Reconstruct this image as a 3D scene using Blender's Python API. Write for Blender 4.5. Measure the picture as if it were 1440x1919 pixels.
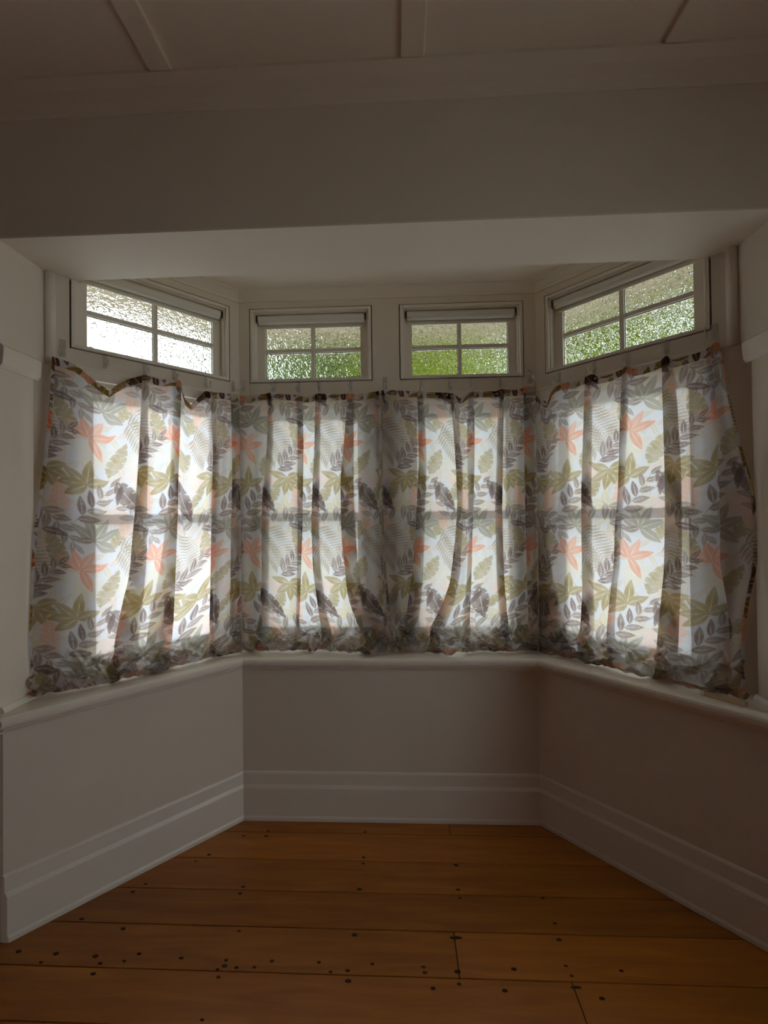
import bpy, math, random
import numpy as np
from mathutils import Matrix, Vector

for o in list(bpy.data.objects):
    bpy.data.objects.remove(o, do_unlink=True)
SC = bpy.context.scene
COL = SC.collection
random.seed(7)
RNG = np.random.default_rng(11)

# ------------------------------------------------------------------ camera
F = 788.986
PITCH, ROLL, YAW = 0.010806, -0.011994, -0.038874
CAM = np.array([0.063588, 0.0, 1.370792])
_fw = np.array([math.sin(YAW)*math.cos(PITCH), math.cos(YAW)*math.cos(PITCH), math.sin(PITCH)])
_r = np.array([math.cos(YAW), -math.sin(YAW), 0.0])
_u = np.cross(_r, _fw)
_c, _s = math.cos(ROLL), math.sin(ROLL)
RT, UP = _c*_r + _s*_u, -_s*_r + _c*_u
cam_data = bpy.data.cameras.new('camera')
cam_data.sensor_fit = 'HORIZONTAL'
cam_data.sensor_width = 36.0
cam_data.lens = F/1440*36.0
cam_data.clip_start = 0.02
cam = bpy.data.objects.new('camera', cam_data)
COL.objects.link(cam)
M = Matrix.Identity(4)
for i in range(3):
    M[i][0], M[i][1], M[i][2], M[i][3] = RT[i], UP[i], -_fw[i], CAM[i]
cam.matrix_world = M
SC.camera = cam

# ------------------------------------------------------------------ light
SKY = 3.0
world = bpy.data.worlds.new('overcast_sky')
SC.world = world
world.use_nodes = True
wn = world.node_tree
wn.nodes['Background'].inputs[0].default_value = (0.91, 0.97, 1.03, 1)
wn.nodes['Background'].inputs[1].default_value = SKY
SC.view_settings.view_transform = 'Standard'
SC.view_settings.look = 'None'
SC.view_settings.gamma = 1.0
SC.view_settings.use_curve_mapping = False
SC.view_settings.exposure = 0.55
SC.cycles.max_bounces = 14
SC.cycles.diffuse_bounces = 7
SC.cycles.transmission_bounces = 10
SC.cycles.transparent_max_bounces = 16
SC.cycles.glossy_bounces = 4

# ------------------------------------------------------------------ plan of the place (metres)
W, D, TN = 0.664504, 1.899364, math.tan(math.pi/8)   # dado corner half width, depth; 45 degree bay
DW = 0.15                     # window plane lies this far behind the dado plane
HW, YW = W + DW*TN, D + DW    # window plane corner
XR = 1.257                    # reveal faces
YR = 1.333                    # room wall plane
ZS = 2.305                    # underside of lintel
YL = 1.585                    # back of lintel
ZC = 2.74                     # room ceiling
ZBC = 2.487                   # bay ceiling
SILL = 0.74
ZT, ZB = 2.408, 2.036         # upper lights
LT, LB = 1.925, 0.765          # lower sash openings
Q = math.sqrt(.5)

class Frame:
    def __init__(s, o, sd, nd, ln):
        s.o, s.sd, s.nd, s.ln = np.array(o), np.array(sd), np.array(nd), ln
    def __call__(s, a, n, z):
        p = s.o + s.sd*a + s.nd*n
        return (p[0], p[1], z)
    def pix(s, x, y, n=0.0):
        v = _fw + RT*(x-720)/F - UP*(y-959.5)/F
        nd = np.array([s.nd[0], s.nd[1], 0]); o = np.array([s.o[0], s.o[1], 0]) + nd*n
        P = CAM + v*((nd @ (o-CAM))/(nd @ v))
        return float((P[:2]-s.o) @ s.sd), float(P[2])
FL = Frame((-XR, YW-(XR-HW)), (Q, Q), (Q, -Q), (XR-HW)/Q)
FB = Frame((-HW, YW), (1, 0), (0, -1), 2*HW)
FR = Frame((HW, YW), (Q, -Q), (-Q, -Q), (XR-HW)/Q)
IDF = lambda a, n, z: (a, n, z)

def zpix(x, y, z):
    v = _fw + RT*(x-720)/F - UP*(y-959.5)/F
    return CAM + v*((z-CAM[2])/v[2])
def project(P):
    d = P - CAM
    w = d @ _fw
    return 720 + F*(d @ RT)/w, 959.5 - F*(d @ UP)/w

# ------------------------------------------------------------------ materials
def newmat(name):
    m = bpy.data.materials.new(name); m.use_nodes = True
    nt = m.node_tree
    for n in list(nt.nodes): nt.nodes.remove(n)
    out = nt.nodes.new('ShaderNodeOutputMaterial')
    return m, nt, out
def node(nt, kind, **kw):
    n = nt.nodes.new(kind)
    for k, v in kw.items():
        if k.startswith('i_'):
            n.inputs[k[2:].replace('_', ' ')].default_value = v
        else: setattr(n, k, v)
    return n
def link(nt, a, ai, b, bi): nt.links.new(a.outputs[ai], b.inputs[bi])

def paint(name, col, rough=.55, var=.06, bump=.15, scale=40, spec=.35):
    m, nt, out = newmat(name)
    b = node(nt, 'ShaderNodeBsdfPrincipled')
    b.inputs['Roughness'].default_value = rough
    b.inputs['Specular IOR Level'].default_value = spec
    tc = node(nt, 'ShaderNodeTexCoord')
    nz = node(nt, 'ShaderNodeTexNoise'); nz.inputs['Scale'].default_value = 3.0; nz.inputs['Detail'].default_value = 5
    rp = node(nt, 'ShaderNodeMixRGB')
    rp.inputs[1].default_value = (*[c*(1-var) for c in col], 1)
    rp.inputs[2].default_value = (*[min(1, c*(1+var)) for c in col], 1)
    nb = node(nt, 'ShaderNodeTexNoise'); nb.inputs['Scale'].default_value = scale; nb.inputs['Detail'].default_value = 4
    bp = node(nt, 'ShaderNodeBump'); bp.inputs['Strength'].default_value = bump; bp.inputs['Distance'].default_value = .002
    link(nt, tc, 'Object', nz, 'Vector'); link(nt, tc, 'Object', nb, 'Vector')
    link(nt, nz, 'Fac', rp, 0); link(nt, rp, 0, b, 'Base Color')
    link(nt, nb, 'Fac', bp, 'Height'); link(nt, bp, 0, b, 'Normal'); link(nt, b, 0, out, 0)
    return m
MAT = {}
MAT['wall'] = paint('wall_paint', (.80, .72, .61), .6)
MAT['mauve'] = paint('mauve_paint', (.30, .22, .23), .6)  # dark tone for the unseen walls, picked to cut bounce light
MAT['trim'] = paint('trim_gloss_paint', (.86, .80, .70), .33, .04, .08, spec=.5)
MAT['ceil'] = paint('ceiling_paint', (.84, .74, .62), .7)
MAT['white'] = paint('lit_wall_paint', (.90, .83, .74), .6)  # tone lightened to stand in for daylight on soffit and bay ceiling
MAT['soffit'] = paint('eave_lining_paint', (.36, .31, .225), .7)
MAT['blind'] = paint('blind_fabric', (.80, .77, .70), .7, .03, .1, 300)
MAT['dark'] = paint('dark_gap', (.035, .025, .02), .8)
MAT['nail'] = paint('rusty_nail', (.05, .022, .010), .8)
MAT['metal_dark'] = paint('dark_metal', (.06, .055, .05), .45)
MAT['subfloor'] = paint('subfloor', (.02, .012, .008), .9)
MAT['render'] = paint('outside_render', (.5, .48, .44), .8)
MAT['bark'] = paint('bark', (.12, .09, .06), .9)

def mat_wood():
    m, nt, out = newmat('stained_floor_board')
    b = node(nt, 'ShaderNodeBsdfPrincipled')
    tc = node(nt, 'ShaderNodeTexCoord'); mp = node(nt, 'ShaderNodeMapping')
    oi = node(nt, 'ShaderNodeObjectInfo')
    mp.inputs['Scale'].default_value = (1.2, 14, 14)
    ad = node(nt, 'ShaderNodeVectorMath', operation='MULTIPLY_ADD')
    ad.inputs[1].default_value = (9, 5, 3)
    cb = node(nt, 'ShaderNodeCombineXYZ')
    link(nt, oi, 'Random', cb, 0); link(nt, oi, 'Random', cb, 1); link(nt, oi, 'Random', cb, 2)
    link(nt, cb, 0, ad, 0); link(nt, tc, 'Object', ad, 2); link(nt, ad, 0, mp, 0)
    nz = node(nt, 'ShaderNodeTexNoise'); nz.inputs['Scale'].default_value = 2.2; nz.inputs['Detail'].default_value = 8; nz.inputs['Distortion'].default_value = .8
    link(nt, mp, 0, nz, 'Vector')
    rp = node(nt, 'ShaderNodeValToRGB')
    e = rp.color_ramp.elements
    e[0].position, e[0].color = .25, (.30, .090, .008, 1)
    e[1].position, e[1].color = .8, (.52, .19, .018, 1)
    k = e.new(.55); k.color = (.40, .135, .011, 1)
    link(nt, nz, 'Fac', rp, 0)
    hv = node(nt, 'ShaderNodeHueSaturation')
    mr = node(nt, 'ShaderNodeMapRange'); mr.inputs[3].default_value = .8; mr.inputs[4].default_value = 1.15
    link(nt, oi, 'Random', mr, 0); link(nt, mr, 0, hv, 'Value'); link(nt, rp, 0, hv, 'Color')
    link(nt, hv, 0, b, 'Base Color')
    b.inputs['Roughness'].default_value = .42
    b.inputs['Coat Weight'].default_value = .25; b.inputs['Coat Roughness'].default_value = .3
    bp = node(nt, 'ShaderNodeBump'); bp.inputs['Strength'].default_value = .12; bp.inputs['Distance'].default_value = .002
    link(nt, nz, 'Fac', bp, 'Height'); link(nt, bp, 0, b, 'Normal'); link(nt, b, 0, out, 0)
    return m
MAT['wood'] = mat_wood()

def mat_cloth(name, transp, trans):
    m, nt, out = newmat(name)
    at = node(nt, 'ShaderNodeAttribute', attribute_name='print')
    di = node(nt, 'ShaderNodeBsdfDiffuse'); tr = node(nt, 'ShaderNodeBsdfTranslucent')
    tp = node(nt, 'ShaderNodeBsdfTransparent')
    tc = node(nt, 'ShaderNodeTexCoord')
    wv = node(nt, 'ShaderNodeTexNoise'); wv.inputs['Scale'].default_value = 900; wv.inputs['Detail'].default_value = 2
    bp = node(nt, 'ShaderNodeBump'); bp.inputs['Strength'].default_value = .1; bp.inputs['Distance'].default_value = .0006
    link(nt, tc, 'Object', wv, 'Vector'); link(nt, wv, 'Fac', bp, 'Height'); link(nt, bp, 0, di, 'Normal')
    link(nt, at, 'Color', di, 'Color'); link(nt, at, 'Color', tr, 'Color'); link(nt, at, 'Color', tp, 'Color')
    mx = node(nt, 'ShaderNodeMixShader'); mx.inputs[0].default_value = trans
    link(nt, di, 0, mx, 1); link(nt, tr, 0, mx, 2)
    m2 = node(nt, 'ShaderNodeMixShader'); m2.inputs[0].default_value = transp
    link(nt, mx, 0, m2, 1); link(nt, tp, 0, m2, 2); link(nt, m2, 0, out, 0)
    return m
MAT['cloth'] = mat_cloth('printed_voile', .33, .68)
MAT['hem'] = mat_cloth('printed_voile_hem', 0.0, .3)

def mat_clear(name, col, tf, rough=.05):
    m, nt, out = newmat(name)
    tp = node(nt, 'ShaderNodeBsdfTransparent'); tp.inputs[0].default_value = (*col, 1)
    gl = node(nt, 'ShaderNodeBsdfGlossy'); gl.inputs['Roughness'].default_value = rough
    fr = node(nt, 'ShaderNodeLayerWeight'); fr.inputs['Blend'].default_value = .25
    mu = node(nt, 'ShaderNodeMath', operation='MULTIPLY'); mu.inputs[1].default_value = tf
    mx = node(nt, 'ShaderNodeMixShader')
    link(nt, fr, 'Fresnel', mu, 0); link(nt, mu, 0, mx, 0); link(nt, tp, 0, mx, 1); link(nt, gl, 0, mx, 2); link(nt, mx, 0, out, 0)
    return m
def mat_frost():
    m, nt, out = newmat('frosted_glass')
    tp = node(nt, 'ShaderNodeBsdfTransparent'); tp.inputs[0].default_value = (.96, .97, .97, 1)
    tr = node(nt, 'ShaderNodeBsdfTranslucent'); tr.inputs[0].default_value = (.84, .85, .87, 1)
    mx = node(nt, 'ShaderNodeMixShader'); mx.inputs[0].default_value = .18
    link(nt, tr, 0, mx, 1); link(nt, tp, 0, mx, 2); link(nt, mx, 0, out, 0)
    return m
MAT['frost'] = mat_frost()
MAT['glass'] = mat_clear('window_glass', (.95, .97, .96), 1.0)
def mat_plastic():
    m, nt, out = newmat('clear_plastic')
    tp = node(nt, 'ShaderNodeBsdfTransparent'); tp.inputs[0].default_value = (.92, .92, .9, 1)
    pb = node(nt, 'ShaderNodeBsdfPrincipled'); pb.inputs['Base Color'].default_value = (.85, .84, .8, 1); pb.inputs['Roughness'].default_value = .15
    mx = node(nt, 'ShaderNodeMixShader'); mx.inputs[0].default_value = .22
    link(nt, tp, 0, mx, 1); link(nt, pb, 0, mx, 2); link(nt, mx, 0, out, 0)
    return m
MAT['plastic'] = mat_plastic()
def mat_obscure():
    m, nt, out = newmat('hammered_obscure_glass')
    g = node(nt, 'ShaderNodeBsdfGlass'); g.inputs['IOR'].default_value = 1.48; g.inputs['Roughness'].default_value = .03
    g.inputs['Color'].default_value = (.95, .97, .95, 1)
    tc = node(nt, 'ShaderNodeTexCoord')
    nz = node(nt, 'ShaderNodeTexNoise'); nz.inputs['Scale'].default_value = 52; nz.inputs['Detail'].default_value = .8; nz.inputs['Distortion'].default_value = 1.6
    bp = node(nt, 'ShaderNodeBump'); bp.inputs['Strength'].default_value = .8; bp.inputs['Distance'].default_value = .009
    link(nt, tc, 'Object', nz, 'Vector'); link(nt, nz, 'Fac', bp, 'Height'); link(nt, bp, 0, g, 'Normal'); link(nt, g, 0, out, 0)
    return m
MAT['obscure'] = mat_obscure()
def mat_brass():
    m, nt, out = newmat('brass')
    b = node(nt, 'ShaderNodeBsdfPrincipled'); b.inputs['Base Color'].default_value = (.8, .68, .45, 1); b.inputs['Metallic'].default_value = 1; b.inputs['Roughness'].default_value = .25
    link(nt, b, 0, out, 0); return m
MAT['brass'] = mat_brass()
def mat_leaf(name, c1, c2, c3):
    m, nt, out = newmat(name)
    gi = node(nt, 'ShaderNodeNewGeometry'); tc = node(nt, 'ShaderNodeTexCoord')
    rp = node(nt, 'ShaderNodeValToRGB'); e = rp.color_ramp.elements
    e[0].position, e[0].color = 0, (*c1, 1); e[1].position, e[1].color = 1, (*c3, 1)
    k = e.new(.55); k.color = (*c2, 1)
    nz = node(nt, 'ShaderNodeTexNoise'); nz.inputs['Scale'].default_value = 1.7; nz.inputs['Detail'].default_value = 2
    ad = node(nt, 'ShaderNodeMath', operation='MULTIPLY_ADD'); ad.inputs[1].default_value = .3
    mr = node(nt, 'ShaderNodeMapRange'); mr.inputs[1].default_value = .35; mr.inputs[2].default_value = .65; mr.inputs[3].default_value = 0; mr.inputs[4].default_value = .8  # clump noise puts dark gaps and bright highlights into the leaf colour
    link(nt, tc, 'Object', nz, 'Vector'); link(nt, nz, 'Fac', mr, 0); link(nt, gi, 'Random Per Island', ad, 0); link(nt, mr, 0, ad, 2)
    link(nt, ad, 0, rp, 0)
    di = node(nt, 'ShaderNodeBsdfDiffuse'); tr = node(nt, 'ShaderNodeBsdfTranslucent')
    ms = node(nt, 'ShaderNodeMixShader'); ms.inputs[0].default_value = .45
    link(nt, rp, 0, di, 0); link(nt, rp, 0, tr, 0); link(nt, di, 0, ms, 1); link(nt, tr, 0, ms, 2); link(nt, ms, 0, out, 0)
    return m
MAT['leaf_a'] = mat_leaf('bright_leaf', (.02, .045, .004), (.20, .28, .015), (.55, .62, .12))
MAT['leaf_b'] = mat_leaf('deep_leaf', (.015, .04, .012), (.12, .20, .05), (.42, .50, .26))
MAT['bounce_ground'] = paint('pale_bounce_ground', (.56, .55, .50), .9, .4, .5, 20)  # unseen ground, kept pale to bounce light up to the soffit
MAT['offcut'] = paint('flaking_painted_wood', (.66, .50, .34), .7, .25, .4, 60)

# ------------------------------------------------------------------ builders
class MB:
    def __init__(s): s.v, s.f = [], []
    def box(s, a0, a1, n0, n1, z0, z1, fr=IDF):
        b = len(s.v)
        for z in (z0, z1):
            for a, n in ((a0, n0), (a1, n0), (a1, n1), (a0, n1)):
                s.v.append(fr(a, n, z))
        for q in ((0, 3, 2, 1), (4, 5, 6, 7), (0, 1, 5, 4), (1, 2, 6, 5), (2, 3, 7, 6), (3, 0, 4, 7)):
            s.f.append([b+i for i in q])
        return s
    def prism(s, poly, z0, z1):
        b = len(s.v); k = len(poly)
        for z in (z0, z1):
            for x, y in poly: s.v.append((x, y, z))
        s.f.append([b+i for i in range(k)][::-1]); s.f.append([b+k+i for i in range(k)])
        for i in range(k):
            j = (i+1) % k; s.f.append([b+i, b+j, b+k+j, b+k+i])
        return s
    def loft(s, rings, close=True):
        b = len(s.v); k = len(rings[0])
        for r in rings: s.v.extend(tuple(p) for p in r)
        for i in range(len(rings)-1):
            for j in range(k):
                j2 = (j+1) % k
                s.f.append([b+i*k+j, b+i*k+j2, b+(i+1)*k+j2, b+(i+1)*k+j])
        if close:
            s.f.append([b+j for j in range(k)][::-1])
            s.f.append([b+(len(rings)-1)*k+j for j in range(k)])
        return s
    def tube(s, pts, r, k=8):
        pts = [np.array(p, float) for p in pts]; rings = []
        for i, p in enumerate(pts):
            t = pts[min(i+1, len(pts)-1)] - pts[max(i-1, 0)]; t /= np.linalg.norm(t)
            a = np.cross(t, (0, 0, 1)) if abs(t[2]) < .9 else np.cross(t, (1, 0, 0))
            a /= np.linalg.norm(a); c = np.cross(t, a)
            rr = r[i] if isinstance(r, (list, tuple)) else r
            rings.append([p + rr*(math.cos(2*math.pi*q/k)*a + math.sin(2*math.pi*q/k)*c) for q in range(k)])
        return s.loft(rings)
    def build(s, name, mat, parent=None, smooth=False, bevel=0):
        me = bpy.data.meshes.new(name)
        off = np.array(parent_world(parent)) if parent else np.zeros(3)
        me.from_pydata([tuple(np.array(p)-off) for p in s.v], [], s.f)
        bm_fix(me)
        me.materials.append(MAT[mat])
        if smooth:
            me.polygons.foreach_set('use_smooth', [True]*len(me.polygons))
        o = bpy.data.objects.new(name, me); COL.objects.link(o)
        if parent: o.parent = parent
        if bevel:
            b = o.modifiers.new('bevel', 'BEVEL'); b.width = bevel; b.segments = 2; b.limit_method = 'ANGLE'
        return o
import bmesh
def bm_fix(me):
    bm = bmesh.new(); bm.from_mesh(me)
    bmesh.ops.recalc_face_normals(bm, faces=bm.faces); bm.to_mesh(me); bm.free()
def parent_world(o):
    p = Vector((0, 0, 0))
    while o:
        p += o.location; o = o.parent
    return p
def tag(o, label, cat, group=None, kind=None):
    o['label'] = label; o['category'] = cat
    if group: o['group'] = group
    if kind: o['kind'] = kind
    return o
def empty(name, loc):
    o = bpy.data.objects.new(name, None); o.empty_display_size = .05
    o.location = loc; COL.objects.link(o); return o

def holes_wall(fr, s0, s1, z0, z1, n0, n1, holes):
    """slab with rectangular openings, one mesh"""
    ss = sorted({s0, s1, *[h[0] for h in holes], *[h[1] for h in holes]})
    zz = sorted({z0, z1, *[h[2] for h in holes], *[h[3] for h in holes]})
    solid = lambda i, j: 0 <= i < len(ss)-1 and 0 <= j < len(zz)-1 and not any(
        h[0]-1e-6 <= ss[i] and ss[i+1] <= h[1]+1e-6 and h[2]-1e-6 <= zz[j] and zz[j+1] <= h[3]+1e-6 for h in holes)
    m = MB()
    def quad(*p):
        b = len(m.v); m.v.extend(fr(*q) for q in p); m.f.append([b, b+1, b+2, b+3])
    for i in range(len(ss)-1):
        for j in range(len(zz)-1):
            if not solid(i, j): continue
            a, b, c, d = ss[i], ss[i+1], zz[j], zz[j+1]
            for n in (n0, n1): quad((a, n, c), (b, n, c), (b, n, d), (a, n, d))
            if not solid(i-1, j): quad((a, n0, c), (a, n1, c), (a, n1, d), (a, n0, d))
            if not solid(i+1, j): quad((b, n0, c), (b, n1, c), (b, n1, d), (b, n0, d))
            if not solid(i, j-1): quad((a, n0, c), (b, n0, c), (b, n1, c), (a, n1, c))
            if not solid(i, j+1): quad((a, n0, d), (b, n0, d), (b, n1, d), (a, n1, d))
    return m

def bay_line(wall, off, yend=YR):
    """plan end points of a bay wall line at an offset behind the dado plane"""
    cx, cy = W + off*TN, D + off
    ex = cx + (cy - yend)
    if wall == 'L': return (-ex, yend), (-cx, cy)
    if wall == 'R': return (cx, cy), (ex, yend)
    return (-cx, cy), (cx, cy)
def bay_sweep(m, wall, prof, yend=YR):
    rings = [[(*bay_line(wall, o, yend)[e], z) for o, z in prof] for e in (0, 1)]
    return m.loft(rings)

# ------------------------------------------------------------------ floor
floor = MB().box(-2.3, 2.3, -3.1, 2.2, -.08, -.022).build('floor', 'subfloor')
tag(floor, 'dark stained timber board floor with nail marks', 'floor', kind='structure')
seams = [2.12, 1.972, 1.831, 1.687, 1.546, 1.410, 1.270, 1.129]
while seams[-1] > -3.0: seams.append(seams[-1] - .141)
joints = {1: [.261], 5: [.222], 6: [.549], 3: [], 2: [], 4: []}
for i in range(len(seams)-1):
    y1, y0 = seams[i], seams[i+1]
    js = joints.get(i, [random.uniform(-1.6, 1.6)] if i > 6 else [])
    xs = [-2.3] + js + [2.3]
    for a, b in zip(xs[:-1], xs[1:]):
        h = random.uniform(-.0006, .0004)
        x0, x1 = a + .0012, b - .0012
        if i < 2:
            pass
        bd = MB().box(x0, x1, y0+.0014, y1-.0014, -.021, h)
        bd.build('floor_board', 'wood', floor, bevel=.0015)
nail_px = [(1008-505, 1557), (684, 1559), (457, 1566), (499, 1566.5), (392, 1601.5), (682, 1606.5), (367, 1613.5), (681, 1618),
           (273, 1656.5), (456, 1661.5), (674, 1666.5), (249, 1671), (450, 1674), (153, 1722), (231, 1740), (448, 1744.5), (665, 1751.5),
           (35, 1782.5), (105, 1787), (179, 1791.5), (261, 1787), (340, 1795), (424, 1799), (421, 1809.5), (443, 1813), (477, 1812), (510, 1800.5),
           (77, 1803), (188, 1805), (233, 1800.5), (408, 1816), (598, 1803), (620, 1821), (652, 1818.5), (698, 1806), (653, 1838),
           (175, 1824.5), (410, 1830), (794, 1811.5), (797, 1822), (812, 1852), (861, 1844), (855, 1757), (858, 1820.5), (964, 1816), (947, 1856),
           (1061, 1810), (1072, 1828.5), (1080, 1850), (1165, 1819), (1048, 1761), (1040, 1730), (1018, 1683), (855, 1621), (859, 1667), (862, 1683), (1129, 1871), (379, 1911)]
for x, y in nail_px:
    p = zpix(x, y, .0005)
    r = random.uniform(.003, .0052)
    big = (x, y) in ((855, 1757), (1080, 1850))
    m = MB(); k = 12
    rx = r*4.2 if big else r*1.9
    ring = lambda z, s: [(p[0]+rx*s*math.cos(2*math.pi*q/k), p[1]+r*s*math.sin(2*math.pi*q/k), z) for q in range(k)]
    m.loft([ring(-.004, 1), ring(.0006, 1), ring(.0009, .7)])
    m.build('nail_head', 'nail', floor)

# ------------------------------------------------------------------ bay walls
def hole_px(fr, x0, x1, y): return fr.pix(x0, y)[0], fr.pix(x1, y)[0]
WINS = {'L': [(.073, .705)], 'B': [(-.674+HW, -.064+HW), (.068+HW, .670+HW)], 'R': [(.045, .677)]}
FRS = {'L': FL, 'B': FB, 'R': FR}
side = {'L': 'left', 'B': 'center', 'R': 'right'}
for w in 'LBR':
    fr = FRS[w]
    holes = []
    for a, b in WINS[w]:
        holes += [(a, b, ZB, ZT), (a+.02, b-.02, LB, LT)]
    s0, s1 = (-.14, fr.ln) if w == 'L' else ((0, fr.ln) if w == 'B' else (0, fr.ln+.14))
    o = holes_wall(fr, s0, s1, .5, ZBC+.1, -.12, 0, holes).build('wall_bay_'+side[w], 'wall')
    tag(o, f'cream painted {side[w]} wall of the bay with window openings', 'wall', kind='structure')
    m = MB()
    a, b = bay_line(w, .013, YR+.003), bay_line(w, DW+.02, YR+.003)
    m.prism([a[0], a[1], b[1], b[0]], -.02, .70)
    o = m.build('wall_dado_'+side[w], 'wall')
    tag(o, f'plain cream dado panel under the {side[w]} bay window sill', 'wall', kind='structure')
    m = MB()
    bay_sweep(m, w, [(.014, 0), (-.004, 0), (-.004, .014), (-.001, .021), (0, .023), (0, .145), (.003, .153), (.006, .160), (.006, .207), (.009, .215), (.014, .217)])
    o = m.build('baseboard_'+side[w], 'trim', bevel=.0012)
    tag(o, f'tall cream moulded skirting board along the {side[w]} bay dado', 'skirting', kind='structure')
sill = empty('trim_1', (0, D, .70))
tag(sill, 'deep cream window sill running round the bay', 'window sill', kind='structure')
for w in 'LBR':
    m = MB()
    bay_sweep(m, w, [(DW+.02, .700), (-.018, .700), (-.028, .703), (-.034, .709), (-.0365, .717), (-.036, .727), (-.032, .735), (-.025, .7393), (-.016, .74), (DW+.02, .74)], YR-.034)
    m.build('sill_board', 'trim', sill)
    m = MB()
    bay_sweep(m, w, [(.016, .700), (-.016, .700), (-.014, .693), (-.006, .686), (.004, .683), (.006, .676), (.016, .675)], YR-.016)
    m.build('bead', 'trim', sill)

# room wall with the big opening, lintel, rest of the room
m = MB()
for sg in (-1, 1):
    m.box(*sorted((sg*XR, sg*2.3)), YR, 1.466, -.02, 1.957)
    m.box(*sorted((sg*1.345, sg*2.3)), 1.466, 1.66, -.02, 1.957)
    m.box(*sorted((sg*XR, sg*2.3)), YR, 1.66, 1.957, ZC+.1)
m.box(-XR, XR, YR, YL, ZS+.006, ZC+.1)
tag(m.build('wall_front', 'wall'), 'cream wall and lintel framing the bay opening', 'wall', kind='structure')
o = MB().box(-XR, XR, YR, YL, ZS, ZS+.006).build('trim_soffit', 'white')  # thin sheet in a lighter tone, for the light on the lintel underside
tag(o, 'underside of the lintel over the bay, colour lightened for window glow', 'lintel soffit', kind='structure')
m = MB().box(-HW-.75, HW+.75, YL-.01, YW+.2, ZBC, ZBC+.08)
tag(m.build('ceiling_bay', 'white'), 'low ceiling inside the bay above the windows, colour lightened for window glow', 'ceiling', kind='structure')
ceiling = MB().box(-2.4, 2.4, -3.1, YR+.2, ZC, ZC+.1).build('ceiling', 'ceil')
tag(ceiling, 'beige boarded room ceiling with cover battens', 'ceiling', kind='structure')
for xc in (-2.173, -1.410, -.647, .116, .880, 1.643):
    MB().box(xc-.035, xc+.035, -3.0, 1.236, ZC-.009, ZC+.001).build('ceiling_batten', 'ceil', ceiling, bevel=.003)
for y in (-1.6, -.2):
    MB().box(-2.3, 2.3, y-.035, y+.035, ZC-.012, ZC+.001).build('ceiling_batten', 'ceil', ceiling, bevel=.003)
rings = []
prof = [(0, ZC-.044), (.006, ZC-.044), (.010, ZC-.036), (.030, ZC-.026), (.066, ZC-.020), (.090, ZC-.012), (.097, ZC-.010), (.097, ZC+.001), (0, ZC+.001)]
o = MB().loft([[(x, YR+.002-a, z) for a, z in prof] for x in (-2.3, 2.3)]).build('trim_2', 'ceil')
tag(o, 'shallow cornice between the lintel wall and the ceiling', 'cornice', kind='structure')
n = 3
for w in 'LBR':
    fr = FRS[w]
    pr = [(0, ZBC-.048), (.006, ZBC-.048), (.008, ZBC-.040), (.014, ZBC-.034), (.030, ZBC-.014), (.036, ZBC-.010), (.038, ZBC+.001), (0, ZBC+.001)]
    b0 = TN
    rg = [[fr((nn*b0 if w != 'L' else -.05), nn, z) for nn, z in pr], [fr(fr.ln-(nn*b0 if w != 'R' else -.05), nn, z) for nn, z in pr]]
    o = MB().loft(rg).build(f'trim_{n}', 'trim'); n += 1
    tag(o, f'small cream cornice at the top of the {side[w]} bay wall', 'cornice', kind='structure')
# picture rails and corner beads on the reveals
for sg, nm in ((-1, 'left'), (1, 'right')):
    z0 = 1.880
    pr = [(0, z0), (.006, z0), (.016, z0+.012), (.018, z0+.03), (.020, z0+.055), (.020, z0+.070), (.010, z0+.078), (0, z0+.080)]
    o = MB().loft([[(sg*(XR+.001-a), y, z) for a, z in pr] for y in (YR, 1.482)]).build(f'trim_{n}', 'trim', bevel=.0015); n += 1
    tag(o, f'flat cream picture rail along the {nm} reveal', 'picture rail', kind='structure')
    fr = FL if sg < 0 else FR
    sa = (lambda s: s) if sg < 0 else (lambda s: FR.ln - s)
    m = MB()
    ring = lambda z: [fr(sa(.014+.017*math.cos(t)), .004+.017*math.sin(t), z) for t in np.linspace(0, 2*math.pi, 14, endpoint=False)]
    m.loft([ring(1.96), ring(ZS+.02)])
    o = m.build(f'trim_{n}', 'trim', smooth=True); n += 1
    tag(o, f'rounded vertical bead in the corner above the {nm} picture rail', 'moulding', kind='structure')
    # small bead along the foot of the reveal on the sill
    pr = [(0, SILL), (.016, SILL), (.016, SILL+.006), (.008, SILL+.018), (0, SILL+.020)]
    o = MB().loft([[(sg*(XR+.001-a), y, z) for a, z in pr] for y in (YR+.004, 1.47)]).build(f'trim_{n}', 'trim'); n += 1
    tag(o, f'small quarter bead where the sill meets the {nm} reveal', 'moulding', kind='structure')

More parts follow.
